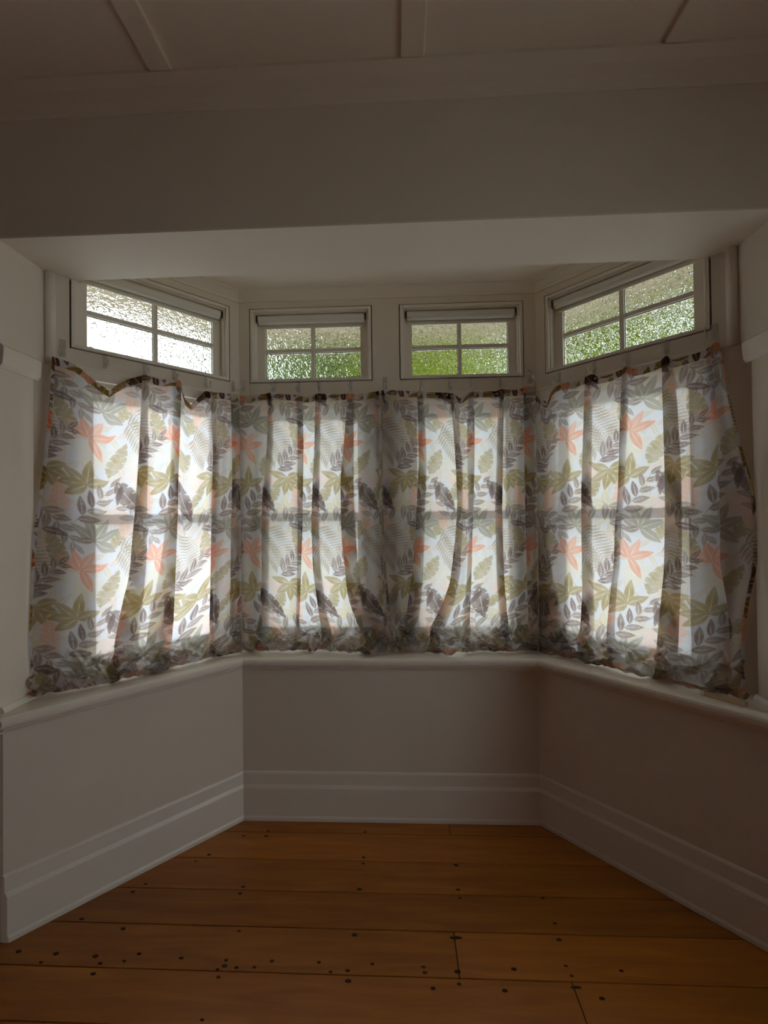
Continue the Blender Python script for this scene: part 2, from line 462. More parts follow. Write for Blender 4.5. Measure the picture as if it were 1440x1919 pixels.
# rest of the room (behind and beside the camera)
RX, RY = 2.3, -3.0
XF = lambda a, nn, z: (RX+.12-0-nn*0+nn, a, z)
fr_right = lambda a, nn, z: (RX+nn, a, z)
FILL_WIN = (-.55, .75, .65, 2.10)  # opening added out of view to let in fill daylight
o = holes_wall(fr_right, RY-.1, YR+.1, -.02, ZC+.05, 0, .12, [FILL_WIN]).build('wall_right', 'wall')
tag(o, 'cream right wall of the room with an added window for fill daylight', 'wall', kind='structure')
o = MB().box(-RX-.12, -RX, RY-.1, YR+.1, -.02, ZC+.05).build('wall_left', 'mauve')
tag(o, 'mauve left wall of the room beyond the frame', 'wall', kind='structure')
o = MB().box(-RX-.12, RX+.12, RY-.12, RY, -.02, ZC+.05).build('wall_rear', 'mauve')
tag(o, 'mauve rear wall of the room behind the viewer', 'wall', kind='structure')
for sg, nm in ((-1, 'front_left'), (1, 'front_right')):
    o = MB().box(*sorted((sg*(XR+.004), sg*RX)), YR-.018, YR+.002, 0, .2).build('baseboard_'+nm, 'trim', bevel=.003)
    tag(o, f'cream skirting board on the {nm.split("_")[1]} stub of the front wall', 'skirting', kind='structure')

# ------------------------------------------------------------------ windows
wn_no = 1
def rect_frame(fr, a, b, c, d, wd, n0, n1, name, mat, parent, bevel=.002, widths=None):
    wl, wr, wb, wt = widths or (wd, wd, wd, wd)
    m = MB()
    m.box(a, a+wl, n0, n1, c, d, fr); m.box(b-wr, b, n0, n1, c, d, fr)
    m.box(a+wl, b-wr, n0, n1, c, c+wb, fr); m.box(a+wl, b-wr, n0, n1, d-wt, d, fr)
    return m.build(name, mat, parent, bevel=bevel)
up_names = {('L', 0): 'left', ('B', 0): 'center left', ('B', 1): 'center right', ('R', 0): 'right'}
for w in 'LBR':
    fr = FRS[w]
    for k, (a, b) in enumerate(WINS[w]):
        nm = up_names[(w, k)]
        e = empty(f'window_{wn_no}', fr((a+b)/2, 0, ZB)); wn_no += 1
        tag(e, {'left': 'top light with white sky behind hammered glass, left bay wall',
                'center left': 'top light with green hammered glass beside the left corner of the bay',
                'center right': 'top light with bright green hammered glass beside the right corner of the bay',
                'right': 'top light with half green half pale hammered glass, right bay wall'}[nm], 'window', kind='structure')
        g = .005
        rect_frame(fr, a+g, b-g, ZB+g, ZT-g, .014, -.06, .004, 'architrave', 'trim', e, .002)
        rect_frame(fr, a+.0175, b-.0175, ZB+.0175, ZT-.0175, .006, -.10, -.012, 'lining', 'trim', e, .001)
        rect_frame(fr, a+.0003, b-.0003, ZB+.0003, ZT-.0003, .0205, -.118, -.0605, 'stop', 'trim', e, 0)
        x0, x1, z0, z1 = a+.021, b-.021, ZB+.021, ZT-.021
        n0, n1 = -.088, -.052
        wl = .042
        sash = rect_frame(fr, x0, x1, z0, z1, wl, n0, n1, 'sash', 'trim', e, .003, (wl, wl, .018, .034))
        pa, pb, pc, pd = x0+wl, x1-wl, z0+.018, z1-.034
        xm, zm = (pa+pb)/2, (pc+pd)/2+.002
        hb = .0095
        m = MB().box(xm-hb, xm+hb, n0+.004, n1-.002, pc, pd, fr)
        m.build('glazing_bar', 'trim', sash, bevel=.003)
        for q0, q1 in ((pa, xm-hb), (xm+hb, pb)):
            MB().box(q0, q1, n0+.004, n1-.003, zm-hb, zm+hb, fr).build('glazing_bar', 'trim', sash, bevel=.003)
        for q0, q1 in ((pa, xm-hb), (xm+hb, pb)):
            for r0, r1 in ((pc, zm-hb), (zm+hb, pd)):
                MB().box(q0-.003, q1+.003, -.073, -.069, r0-.003, r1+.003, fr).build('pane', 'obscure', sash)
                # thin dark putty line round every pane
                rect_frame(fr, q0, q1, r0, r1, .0016, -.069, -.066, 'putty_line', 'dark', sash, 0)
        # roller blind
        e2 = empty('roller_blind', fr((a+b)/2, -.03, ZT-.02))
        tag(e2, {'left': 'rolled up white roller blind above the white sky pane',
                 'center left': 'rolled up roller blind with a bare left bracket beside the left bay corner',
                 'center right': 'rolled up roller blind with a small brown label on its left end, back wall',
                 'right': 'rolled up roller blind slanting over the right bay top light'}[nm], 'roller blind', 'roller blinds over the top lights')
        zr = ZT - .046
        m = MB()
        ring = lambda s_: [fr(s_, -.030+.021*math.cos(t), zr+.021*math.sin(t)) for t in np.linspace(0, 2*math.pi, 20, endpoint=False)]
        m.loft([ring(a+.040), ring(b-.040)]); m.build('roll', 'blind', e2, smooth=False)
        m = MB().box(a+.040, b-.040, -.0505, -.0488, ZT-.074, zr, fr); m.build('cloth', 'blind', e2)
        m = MB().box(a+.042, b-.042, -.0535, -.046, ZT-.082, ZT-.070, fr); m.build('bottom_bar', 'trim', e2, bevel=.002)
        for t in (a+.0235, b-.0275):
            br = MB().box(t, t+.004, -.052, -.008, zr-.024, zr+.022, fr).build('bracket', 'trim', e2, bevel=.001)
            for dz in (-.012, .008):
                MB().box(t-.0008, t+.0048, -.034, -.026, zr+dz, zr+dz+.007, fr).build('slot', 'metal_dark', br)
            cx = t+.010 if t < (a+b)/2 else t-.006
            MB().box(cx-.003, cx+.003, -.012, -.008, zr-.018, zr+.012, fr).build('end_pin', 'metal_dark', e2)
        if nm in ('center right', 'right'):
            MB().box(a+.042, a+.060, -.0085, -.008, zr-.022, zr-.016, fr).build('label_tag', 'offcut', e2)
        if nm in ('center left', 'right', 'center right'):
            t = a+.012 if nm == 'center left' else b-.02
            MB().tube([fr(t, .006, ZB+.01), fr(t+.001, .0065, ZB-.06), fr(t, .006, LT-.05)], .0016, 6).build('cord', 'blind', e2, smooth=True)
# lower double hung sashes behind the curtains
for w in 'LBR':
    fr = FRS[w]
    for k, (a, b) in enumerate(WINS[w]):
        nm = up_names[(w, k)]
        a2, b2 = a+.02, b-.02
        e = empty(f'window_{wn_no}', fr((a2+b2)/2, 0, LB)); wn_no += 1
        tag(e, f'tall double hung sash behind the {nm} leaf print curtain', 'window', kind='structure')
        rect_frame(fr, a2, b2, LB, LT, .022, -.115, -.004, 'frame', 'trim', e)
        m = MB().box(a2-.045, b2+.045, 0, .016, LT-.004, LT+.040, fr).box(a2-.05, b2+.05, 0, .022, LT+.034, LT+.044, fr)
        m.build('head_architrave', 'trim', e, bevel=.004)
        for t in (a2-.045, b2):
            MB().box(t, t+.045, 0, .016, SILL, LT-.004, fr).build('side_architrave', 'trim', e, bevel=.004)
        zm = 1.372
        x0, x1 = a2+.022, b2-.022
        for z0, z1, n0, n1, nme, wds in ((zm-.02, LT-.022, -.080, -.045, 'upper_sash', (.04, .04, .04, .045)), (LB+.022, zm+.02, -.040, -.005, 'lower_sash', (.04, .04, .045, .04))):
            sash = rect_frame(fr, x0, x1, z0, z1, .04, n0, n1, nme, 'trim', e, .002, wds)
            MB().box(x0+.037, x1-.037, (n0+n1)/2-.002, (n0+n1)/2+.002, z0+wds[2]-.003, z1-wds[3]+.003, fr).build('pane', 'frost', sash)
# unseen window added to bring daylight in from the right
e = empty(f'window_{wn_no}', (RX, (FILL_WIN[0]+FILL_WIN[1])/2, FILL_WIN[2]))
tag(e, 'added unseen sash window in the right wall of the room, for fill daylight', 'window', kind='structure')
ym = (FILL_WIN[0]+FILL_WIN[1])/2
for a, b in ((FILL_WIN[0], ym), (ym, FILL_WIN[1])):
    s_ = rect_frame(fr_right, a, b, FILL_WIN[2], FILL_WIN[3], .05, .03, .09, 'sash', 'trim', e)
    MB().box(a+.05, b-.05, .05, .07, 1.43, 1.47, fr_right).build('glazing_bar', 'trim', s_)
    MB().box(a+.045, b-.045, .058, .062, FILL_WIN[2]+.045, FILL_WIN[3]-.045, fr_right).build('pane', 'glass', s_)

# ------------------------------------------------------------------ outside
ground = MB().box(-14, 14, -14, 16, -.62, -.6).build('ground', 'bounce_ground')
tag(ground, 'ground outside the house, made pale to bounce light indoors', 'ground', kind='structure')
o2 = lambda off: [(-(HW+off*TN)-(YW+off-1.3), 1.3), (-(HW+off*TN), YW+off), (HW+off*TN, YW+off), ((HW+off*TN)+(YW+off-1.3), 1.3)]
m = MB(); A_, B_ = o2(.10), o2(.52)
m.prism(A_ + B_[::-1], 2.455, 2.475)
eave = m.build('eave_lining', 'soffit')
tag(eave, 'brown painted eave lining outside the bay windows', 'eave', kind='structure')
m = MB(); C_ = o2(.55)
for i in range(3):
    m.prism([B_[i], B_[i+1], C_[i+1], C_[i]], 2.44, 2.60)
m.build('fascia', 'soffit', eave)
m = MB().prism(o2(0.0) + C_[::-1], 2.60, 2.64).build('roof_sheet', 'render', eave)

def tree(name, label, base, crown, rad, nleaf, mat, size, seed):
    rg = np.random.default_rng(seed)
    e = empty(name, base)
    b = np.array(base, float); c = np.array(crown, float)
    mid = (b+c)/2 + rg.normal(0, .06, 3)
    mm = MB().tube([b-(0, 0, .05), mid, c], [.07, .05, .02], 8)
    mm.build('trunk', 'bark', e, smooth=True)
    mm = MB()
    for q in range(6):
        t = c + rg.normal(0, .35, 3)*np.array(rad); mm.tube([mid, (mid+t)/2+(0, 0, .06), t], [.03, .02, .008], 6)
    mm.build('branch', 'bark', e, smooth=True)
    d = rg.normal(0, 1, (nleaf, 3)); d /= np.linalg.norm(d, axis=1)[:, None]
    rr = rg.uniform(.35, 1, nleaf)**.6
    lump = 1 + .22*np.sin(d[:, 0]*5+seed)*np.cos(d[:, 2]*6+seed*2)
    ctr = c + d*(rr*lump)[:, None]*np.array(rad)
    t = rg.normal(0, 1, (nleaf, 3)); t /= np.linalg.norm(t, axis=1)[:, None]
    bn = np.cross(t, rg.normal(0, 1, (nleaf, 3))); bn /= np.linalg.norm(bn, axis=1)[:, None]
    L = (size*rg.uniform(.7, 1.3, nleaf))[:, None]
    nrm = np.cross(t, bn)
    P = np.stack([ctr-t*L*.5, ctr+bn*L*.28+nrm*L*.06, ctr+t*L*.5, ctr-bn*L*.28+nrm*L*.06], 1).reshape(-1, 3) - b
    me = bpy.data.meshes.new('foliage')
    idx = np.arange(nleaf*4).reshape(-1, 4)
    me.from_pydata(P.tolist(), [], idx.tolist()); me.materials.append(MAT[mat])
    o = bpy.data.objects.new('foliage', me); COL.objects.link(o); o.parent = e; o['kind'] = 'stuff'
    return e
TG = 'garden trees outside the bay'
for px_, py_, cz_, rd_, mt_, sd_, lab_ in (
        (-1.95, 7.7, 3.9, (1.15, 1.2, 3.6), 'leaf_b', 1, 'deep green tree seen through the top light beside the left bay corner'),
        (.75, 7.3, 3.9, (1.3, 1.2, 3.6), 'leaf_a', 2, 'bright lime green tree seen through the middle of the bay'),
        (-.55, 10.6, 5.0, (1.9, 1.3, 4.6), 'leaf_b', 6, 'tall dark tree standing behind the two trees outside the back wall'),
        (3.4, 7.4, 3.9, (1.2, 1.2, 3.6), 'leaf_a', 3, 'bright green tree seen through the top light beside the right bay corner'),
        (5.6, 5.9, 3.2, (1.15, 1.1, 2.9), 'leaf_b', 4, 'muted green tree seen through the slanting top light of the right bay wall')):
    tag(tree('garden_tree', '', (px_, py_, -.6), (px_, py_, cz_), rd_, 26000, mt_, .24, sd_), lab_, 'tree', TG)

# ------------------------------------------------------------------ leaf print (one repeat, 38 x 50 cm), painted as numbers
PX, PY, RES = 38.0, 50.0, 0.1
gx, gy = np.meshgrid((np.arange(int(PX/RES))+.5)*RES, (np.arange(int(PY/RES))+.5)*RES)
TILE = np.ones(gx.shape + (3,))*np.array((.79, .80, .835))
_g = RNG.random((9, 9)); 
def vnoise(u, v, seed):
    g = np.random.default_rng(seed).random((64, 64))
    u = np.asarray(u) % 64; v = np.asarray(v) % 64
    i, j = np.floor(u).astype(int), np.floor(v).astype(int)
    a, b = u-i, v-j
    a = a*a*(3-2*a); b = b*b*(3-2*b)
    i1, j1 = (i+1) % 64, (j+1) % 64; i %= 64; j %= 64
    return (g[i, j]*(1-a)+g[i1, j]*a)*(1-b) + (g[i, j1]*(1-a)+g[i1, j1]*a)*b
WASH = vnoise(gx*64/PX/4, gy*64/PY/4, 3)
def over(cov, col, alpha=1.0):
    global TILE
    a = (cov*alpha*(.62+.38*WASH))[..., None]
    TILE = TILE*(1-a) + np.array(col)*a
def local(x0, y0, ang):
    dx = (gx-x0-8+PX/2) % PX - PX/2; dy = (gy-y0-24+PY/2) % PY - PY/2
    c, s_ = math.cos(math.radians(ang)), -math.sin(math.radians(ang))
    return dx*c+dy*s_, -dx*s_+dy*c
LS = .88
def leaf(x0, y0, ang, L, wd, col, vein=True, bend=0.0, notch=0, alpha=1.0, side=False, pk=.8):
    L, wd, bend = L*LS, wd*LS*.92, bend*LS
    t, q = local(x0, y0, ang)
    t = t/L
    inn = (t > 0) & (t < 1)
    tt = np.clip(t, 0, 1)
    q = q - bend*tt*tt
    h = wd/2*np.sin(math.pi*tt**pk)**.85
    if notch:
        h = h*(1 - .42*np.maximum(0, np.sin(tt*math.pi*2*notch + np.sign(q)*.8))**6)
    cov = np.clip((h-np.abs(q))/RES+.5, 0, 1)*inn
    halo = np.clip((h+.14-np.abs(q))/RES+.5, 0, 1)*inn
    over(halo, (.92, .90, .87), .5)
    over(cov, col, alpha)
    if vein:
        over(np.clip((.13*(1.1-tt)-np.abs(q))/RES+.5, 0, 1)*inn*(tt < .88)*(tt > .08), (.95, .92, .83), .95)
    if side:
        st = np.abs(((tt*7 - np.abs(q)/wd*2.2) % 1)-.5)*L/7
        over(np.clip((.07-st)/RES+.5, 0, 1)*cov*(np.abs(q) > .12), (.93, .89, .82), .7)
def line(pts, wd, col, alpha=1.0):
    for (xa, ya), (xb, yb) in zip(pts[:-1], pts[1:]):
        L = math.hypot(xb-xa, yb-ya); t, q = local(xa, ya, math.degrees(math.atan2(-(yb-ya), xb-xa)))
        d = np.hypot(t-np.clip(t, 0, L), q)
        over(np.clip((wd/2-d)/RES+.5, 0, 1), col, alpha)
def burst(x0, y0, r, n, col, wd=1.1, a0=0, a1=360, alpha=.9):
    for k in range(n):
        a = a0+(a1-a0)*k/n
        leaf(x0, y0, a, r*(1 if k % 2 else .82), wd, col, False, 0, 0, alpha)
def twig(pts, col, leaves, stem=(.33, .30, .31), ln=4.2, wd=1.9):
    P = np.array(pts, float)
    seg = np.r_[0, np.cumsum(np.hypot(*np.diff(P, axis=0).T))]
    a = math.degrees(math.atan2(-(P[-1, 1]-P[0, 1]), P[-1, 0]-P[0, 0]))
    for f, s_ in leaves:
        d = f*seg[-1]; x, y = np.interp(d, seg, P[:, 0]), np.interp(d, seg, P[:, 1])
        leaf(x, y, a+s_*42, ln*(1.12-.5*f), wd*(1.1-.45*f), col, True, -.4*np.sign(s_), 0, .95)
    line(pts, .16, stem)
GOLD, GREY, ORG, COR = (.47, .385, .19), (.45, .43, .36), (.86, .46, .33), (.92, .60, .47)
FRN, BAN, TWG, TAU, PNK, CRM = (.50, .43, .34), (.18, .12, .11), (.27, .19, .18), (.40, .34, .31), (.88, .66, .57), (.78, .70, .48)
# pale leaves that fill the ground first
rp = np.random.default_rng(5)
for k in range(64):
    x, y, a = rp.uniform(0, PX), rp.uniform(0, PY), rp.uniform(0, 360)
    c = [(.74, .68, .54), (.80, .67, .59), (.68, .67, .62), (.76, .70, .60)][k % 4]
    leaf(x, y, a, rp.uniform(7, 11), rp.uniform(2.2, 3.8), c, True, rp.uniform(-1, 1), 0, .85)
burst(-19.5, 15, 7.0, 22, PNK, 1.1)
burst(2.0, 6.0, 7.0, 24, (.80, .76, .62), 1.3, alpha=.8)
burst(16, 10, 6.5, 20, (.78, .74, .64), 1.3, alpha=.7)
burst(10, -20, 6.5, 20, PNK, 1.1, alpha=.75)
for a in (200, 160, 20, -20, 95): leaf(-13.5, 29.0, a, 7.2, 4.2, CRM, True, 0, 0, .9)
for a in (-55, -95, -130, 10): leaf(3, 28.0, a, 7.5, 3.8, CRM, True, 0, 0, .75)
def frond(xa, ya, xb, yb, n, la, lb):
    a = math.degrees(math.atan2(-(yb-ya), xb-xa))
    for k in range(n):
        f = k/(n-1); x, y = xa+(xb-xa)*f, ya+(yb-ya)*f
        leaf(x, y, a+80-22*f, la*(1-.35*abs(f-.4)), 1.25, FRN, False, 1.5, 0, .95)
        leaf(x, y, a-72+25*f, lb*(1-.3*abs(f-.5)), 1.15, FRN, False, -1.2, 0, .95)
    line([(xa-.06*(xb-xa), ya-.06*(yb-ya)), (xb, yb)], .16, (.44, .38, .31))
frond(-23, -10.5, -11.5, 4.5, 15, 9.4, 7.4)
frond(13.5, -6, 20, 6, 11, 6.5, 6.0)
def fern(x0, y0, ang, L, wd, col):
    leaf(x0, y0, ang, L, wd, col, False, .8, 5, .94, True)
fern(-4.2, 1.0, 117, 17.5, 7.4, GOLD)
fern(7.0, 13.5, 68, 15, 8.4, GOLD)
fern(-21.5, 26.5, 62, 12, 6.8, GOLD)
fern(9, -7, 55, 12, 6.0, GOLD)
for a in (152, 112, 66, 18, -38): leaf(4, -12, a, 10.5, 4.4, GREY, True, .4)
leaf(4, -12, 192, 8.5, 3.2, TAU, True)
for a, L in ((154, 9.2), (114, 8.8), (64, 10), (19, 10.4), (-58, 10.2)): leaf(0, 0, a, L, 4.2, ORG, True, .5)
for a, L in ((163, 10.2), (214, 10), (262, 9.6), (300, 9.6), (336, 9.6), (22, 7.4)): leaf(-12.5, 14.5, a, L, 4.4, GOLD, True, .4)
leaf(-7, 32.5, 97, 17.5, 7.6, COR, True, .6, 4, .92, True)
leaf(15, -10, 100, 13, 6.2, COR, True, .6, 4, .88, True)
for a, L in ((88, 11), (150, 10), (188, 10.6), (222, 9.8), (28, 9)): leaf(0, 18, a, L, 4.6, GOLD, True, .4)
twig([(-14.5, -22.5), (-9, -17.5), (-1.5, -8.5)], TAU, [(.06, -1), (.15, 1), (.25, -1), (.36, 1), (.47, -1), (.58, 1), (.69, -1), (.8, 1), (.9, -1), (.97, 0)], (.33, .28, .28), 7.2, 3.3)
twig([(-17, 11), (-11.5, 5), (-6, -1.5)], TWG, [(.05, -1), (.15, 1), (.25, -1), (.36, 1), (.47, -1), (.58, 1), (.69, -1), (.8, 1), (.9, -1), (.97, 0)], ln=7.6, wd=3.1)
twig([(-3, 33), (2, 26), (8, 17)], TWG, [(.10, -1), (.22, 1), (.34, -1), (.46, 1), (.58, -1), (.70, 1), (.82, -1), (.97, -.3)], ln=8.0, wd=3.5)
twig([(19, 37), (15.5, 30), (12, 21)], TAU, [(.12, -1), (.26, 1), (.4, -1), (.54, 1), (.68, -1), (.84, 1), (.97, 0)], ln=7.0, wd=2.9)
leaf(9.5, 16.5, -58, 20, 8.0, BAN, True, -1.2, 5, .97)
leaf(11.5, 18, -97, 9, 3.4, BAN, False)
leaf(-12, 36.5, -12, 9, 3.4, TWG, True, .5)
TILE = np.clip(TILE, 0, 1)
def print_at(u, w, front=False):
    """u, w in metres on the flat cloth -> colour"""
    x = (u*100/RES) % TILE.shape[1]; y = (w*100/RES) % TILE.shape[0]
    i, j = np.floor(y).astype(int) % TILE.shape[0], np.floor(x).astype(int) % TILE.shape[1]
    a, b = (y-np.floor(y))[..., None], (x-np.floor(x))[..., None]
    i1, j1 = (i+1) % TILE.shape[0], (j+1) % TILE.shape[1]
    c = (TILE[i, j]*(1-a)+TILE[i1, j]*a)*(1-b) + (TILE[i, j1]*(1-a)+TILE[i1, j1]*a)*b
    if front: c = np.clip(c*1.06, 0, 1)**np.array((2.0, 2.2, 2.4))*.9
    return c

def grid_object(name, P, C, mat, parent):
    nr, nc = P.shape[:2]
    off = np.array(parent_world(parent)) if parent else np.zeros(3)
    V = (P.reshape(-1, 3) - off).astype(np.float32)
    i = np.arange(nr*nc).reshape(nr, nc)
    f = np.stack([i[:-1, :-1], i[1:, :-1], i[1:, 1:], i[:-1, 1:]], -1).reshape(-1, 4).astype(np.int32)
    me = bpy.data.meshes.new(name)
    me.vertices.add(len(V)); me.vertices.foreach_set('co', V.ravel())
    me.loops.add(f.size); me.loops.foreach_set('vertex_index', f.ravel())
    me.polygons.add(len(f)); me.polygons.foreach_set('loop_start', np.arange(0, f.size, 4, dtype=np.int32))
    me.update(calc_edges=True)
    me.polygons.foreach_set('use_smooth', np.ones(len(f), bool))
    at = me.color_attributes.new('print', 'FLOAT_COLOR', 'POINT')
    at.data.foreach_set('color', np.concatenate([C.reshape(-1, 3), np.ones((len(V), 1))], 1).astype(np.float32).ravel())
    me.materials.append(MAT[mat])
    o = bpy.data.objects.new(name, me); COL.objects.link(o)
    if parent: o.parent = parent
    return o
def box_smooth(a, k, axis):
    if k < 2: return a
    pad = [(0, 0)]*a.ndim; pad[axis] = (k//2, k-1-k//2)
    c = np.cumsum(np.pad(a, pad, mode='edge'), axis=axis)
    c = np.insert(c, 0, 0, axis=axis)
    n_ = a.shape[axis]
    hi = np.take(c, np.arange(k, k+n_), axis=axis); lo = np.take(c, np.arange(0, n_), axis=axis)
    return (hi-lo)/k
STEP = .0027
ZTOP = 1.93
def nbase(z):
    return np.interp(z, [SILL, .90, 1.3, 1.95], [.062, .060, .052, .056])
def poly_s(fr, pts):
    """pixel polyline -> s as a function of height (on the plane the curtain hangs in)"""
    zs, ss = [], []
    for x, y in pts:
        n_ = .06
        for _ in range(3):
            s_, z = fr.pix(x, y, n_); n_ = float(nbase(z))
        zs.append(z); ss.append(s_)
    k = np.argsort(zs)
    return np.array(zs)[k], np.array(ss)[k]

def curtain(name, label, fr, edgeL, folds, edgeR, top, pool, seed, u0, side_hems=''):
    """folds: (kind, left polyline, right polyline); pool: dict of pixel-free pooling numbers"""
    rg = np.random.default_rng(seed)
    NH = int((ZTOP-.80)/STEP)
    v = np.linspace(0, 1, NH)
    zrow = ZTOP + (.82-ZTOP)*v                      # nominal heights of the rows
    def S(pts):
        zs, ss = poly_s(fr, pts)
        return box_smooth(np.interp(zrow, zs, ss), 25, 0)
    eL, eR = S(edgeL), S(edgeR)
    br, gg = [eL], [0.0]
    kinds = []
    for kd, lp, rp in folds:
        l, r = S(lp), S(rp)
        r = np.maximum(r, l+.006)
        br += [r, l]; kinds.append(kd)
    br.append(eR)
    br = np.array(br)                               # breakpoints x rows
    nb = nbase(zrow)
    g = np.interp(v, [0, .15, 1], [.0045, .009, .014])
    lens = np.abs(np.diff(br, axis=0)).max(axis=1)
    S_, N_ = [], []
    nseg = len(br)-1
    # n offset at each breakpoint
    off = [np.zeros(NH)]
    for kd in kinds:
        off += [.15*g, 1.7*g] if kd == 'Z' else [1.7*g, .15*g]
    off.append(np.zeros(NH))
    for k in range(nseg):
        nc = max(5, int(round(lens[k]/STEP)))
        t = np.linspace(0, 1, nc, endpoint=(k == nseg-1))[None, :]
        s_ = br[k][:, None]*(1-t) + br[k+1][:, None]*t
        n_ = off[k][:, None]*(1-t) + off[k+1][:, None]*t
        if k % 2 == 0:                              # flat runs between the folds
            amp = rg.uniform(.004, .013)*np.interp(v, [0, .25, 1], [.25, 1, 1.2])*np.clip(lens[k]/.09, .2, 1.2)
            n_ = n_ + (amp[:, None])*np.sin(math.pi*t)**1.2*rg.choice([1, 1, -.5])
            ph = rg.uniform(0, 6)
            n_ = n_ + .0035*np.sin(t*lens[k]*60+ph+2*v[:, None])*np.sin(math.pi*t)*np.interp(v, [0, .2, 1], [.3, 1, 1])[:, None]
        S_.append(s_); N_.append(np.broadcast_to(n_, s_.shape))
    s = np.concatenate(S_, 1); nn = np.concatenate(N_, 1)
    s = box_smooth(s, 5, 1); nn = box_smooth(box_smooth(nn, 7, 1), 5, 1)
    NC = s.shape[1]
    nn = nn + .006*(vnoise(s*14+seed, zrow[:, None]*4, seed)-.5)
    # top edge line
    zt_, st_ = [], []
    for x, y in top:
        a, b = fr.pix(x, y, .058); st_.append(a); zt_.append(b)
    ztop = box_smooth(np.interp(s[0], st_, zt_), 5, 0)
    # pooling heights per column
    sc = s[-1]
    hp = SILL + pool.get('h', .07) + .05*(vnoise(sc*11, np.zeros(NC)+.3, seed+1)-.5)
    hp = box_smooth(hp, 9, 0)
    z = ztop[None, :] + (hp-ztop)[None, :]*v[:, None]
    nn = nn + nb[:, None]
    lf = pool.get('lift', (0, 0))
    nn = nn + lf[0]*np.exp(-np.clip(s-eL[:, None], 0, 9)/.04) + lf[1]*np.exp(-np.clip(eR[:, None]-s, 0, 9)/.04)
    # pool rows
    NP = 74
    q = np.linspace(0, 1, NP+1)[1:][:, None]
    bsp = pool.get('b', .035) + .085*(vnoise(sc*13, np.zeros(NC)+1.7, seed+2)-.45)
    back = .03 + .04*vnoise(sc*20, np.zeros(NC)+2.7, seed+3)
    fwd = .055*vnoise(sc*26, np.zeros(NC)+3.3, seed+4)
    rise = .035*vnoise(sc*30, np.zeros(NC)+4.3, seed+5)
    bsp, back, fwd, rise = [box_smooth(a_, 7, 0)[None, :] for a_ in (bsp, back, fwd, rise)]
    sm = lambda x: np.clip(x, 0, 1)**2*(3-2*np.clip(x, 0, 1))
    n0_ = nn[-1][None, :]
    zp = z[-1][None, :]
    pn = n0_ + bsp*np.sin(np.clip(q/.45, 0, 1)*math.pi/2)**1.3 - back*sm((q-.42)/.3) + fwd*sm((q-.72)/.28)
    pz = zp + (SILL+.006+rise*.4-zp)*sm(q/.5)**.8 + rise*np.sin(np.clip((q-.45)/.55, 0, 1)*math.pi)*.9
    ps = np.broadcast_to(sc[None, :], pn.shape) + .03*sm(q/.5)*(vnoise(sc*11, np.zeros(NC)+.9, seed+6)-.5)[None, :]
    z = np.concatenate([z, pz]); nn = np.concatenate([nn, pn]); s = np.concatenate([s, ps])
    NR = s.shape[0]
    # flat-cloth coordinates
    ds = np.hypot(np.diff(s, axis=1), np.diff(nn, axis=1))
    u = np.concatenate([np.zeros((NR, 1)), np.cumsum(ds, 1)], 1)
    big = int(np.argmax(lens[0::2]))*2
    c0 = sum(a.shape[1] for a in S_[:big]) + S_[big].shape[1]//2
    u = box_smooth(u - u[:, c0:c0+1], 15, 0) + u0
    dw = np.hypot(np.diff(z, axis=0), np.diff(nn, axis=0))
    wv = np.concatenate([np.zeros((1, NC)), np.cumsum(dw, 0)])
    wv = wv + (ZTOP - ztop)[None, :]*.5
    # crumples, stronger towards the sill
    ramp = np.interp(z, [SILL+.02, SILL+.07, SILL+.17], [1, .75, 0])
    rid = 1-2*np.abs(2*vnoise(u*10+wv*8, wv*9-u*5, seed+8)-1)
    rid2 = 1-2*np.abs(2*vnoise(u*22-wv*15, wv*18+u*9, seed+9)-1)
    nn = nn + ramp*(.022*rid + .006*rid2)
    for _ in range(int(70*(eR[-1]-eL[-1])/.6)):          # creases where the cloth buckles on the sill
        cu, cz = rg.uniform(s[-1].min(), s[-1].max()), SILL + rg.uniform(.005, .085)
        an = math.radians(rg.choice([-1, 1])*rg.uniform(20, 75)); ll = rg.uniform(.025, .075); ww = rg.uniform(.005, .011)
        am = rg.uniform(.009, .026)*rg.choice([1, 1, -1])
        du, dz = s-cu, z-cz
        t_ = du*math.cos(an)+dz*math.sin(an); q_ = -du*math.sin(an)+dz*math.cos(an)
        nn = nn + am*np.exp(-(q_/ww)**2 - (t_/ll)**2)
    z = z + ramp*(.012*(vnoise(u*22, wv*26, seed+10)-.5) + .006*rid2)
    s = s + ramp*.022*(vnoise(u*16, wv*20, seed+12)-.5)
    z = np.maximum(z, SILL+.003 + .003*vnoise(u*40, wv*40, seed+11))
    nm = pool.get('nmax', .13)
    if 'push' in pool:
        for cs, wd_, am in pool['push']: nm = nm + am*np.exp(-((s-cs)/wd_)**2)
    nn = np.where(nn > nm-.02, nm-.02 + .03*np.tanh((nn-nm+.02)/.03), nn)
    nn = np.clip(nn, .024, .178)
    mid = np.interp(z, *poly_s(FB, [(715, 735), (715, 900), (716, 1000), (721, 1100), (729, 1180), (732, 1230)]))
    if pool.get('seam') == 'R': s = np.minimum(s, mid-.001)
    if pool.get('seam') == 'L': s = np.maximum(s, mid+.001)
    if fr is not FL: s = np.maximum(s, nn*TN+.0015)          # stay on this side of the bay corners
    if fr is not FR: s = np.minimum(s, fr.ln-nn*TN-.0006)
    P = np.stack([fr.o[0] + fr.sd[0]*s + fr.nd[0]*nn, fr.o[1] + fr.sd[1]*s + fr.nd[1]*nn, z], -1)
    # keep clear of the reveals and of the neighbouring walls
    P[..., 0] = np.clip(P[..., 0], -XR+.008, XR-.008)
    e = empty(name, (float(P[-1, NC//2, 0]), float(P[-1, NC//2, 1]), SILL))
    tag(e, label, 'curtain', 'leaf print voile curtains hung round the bay')
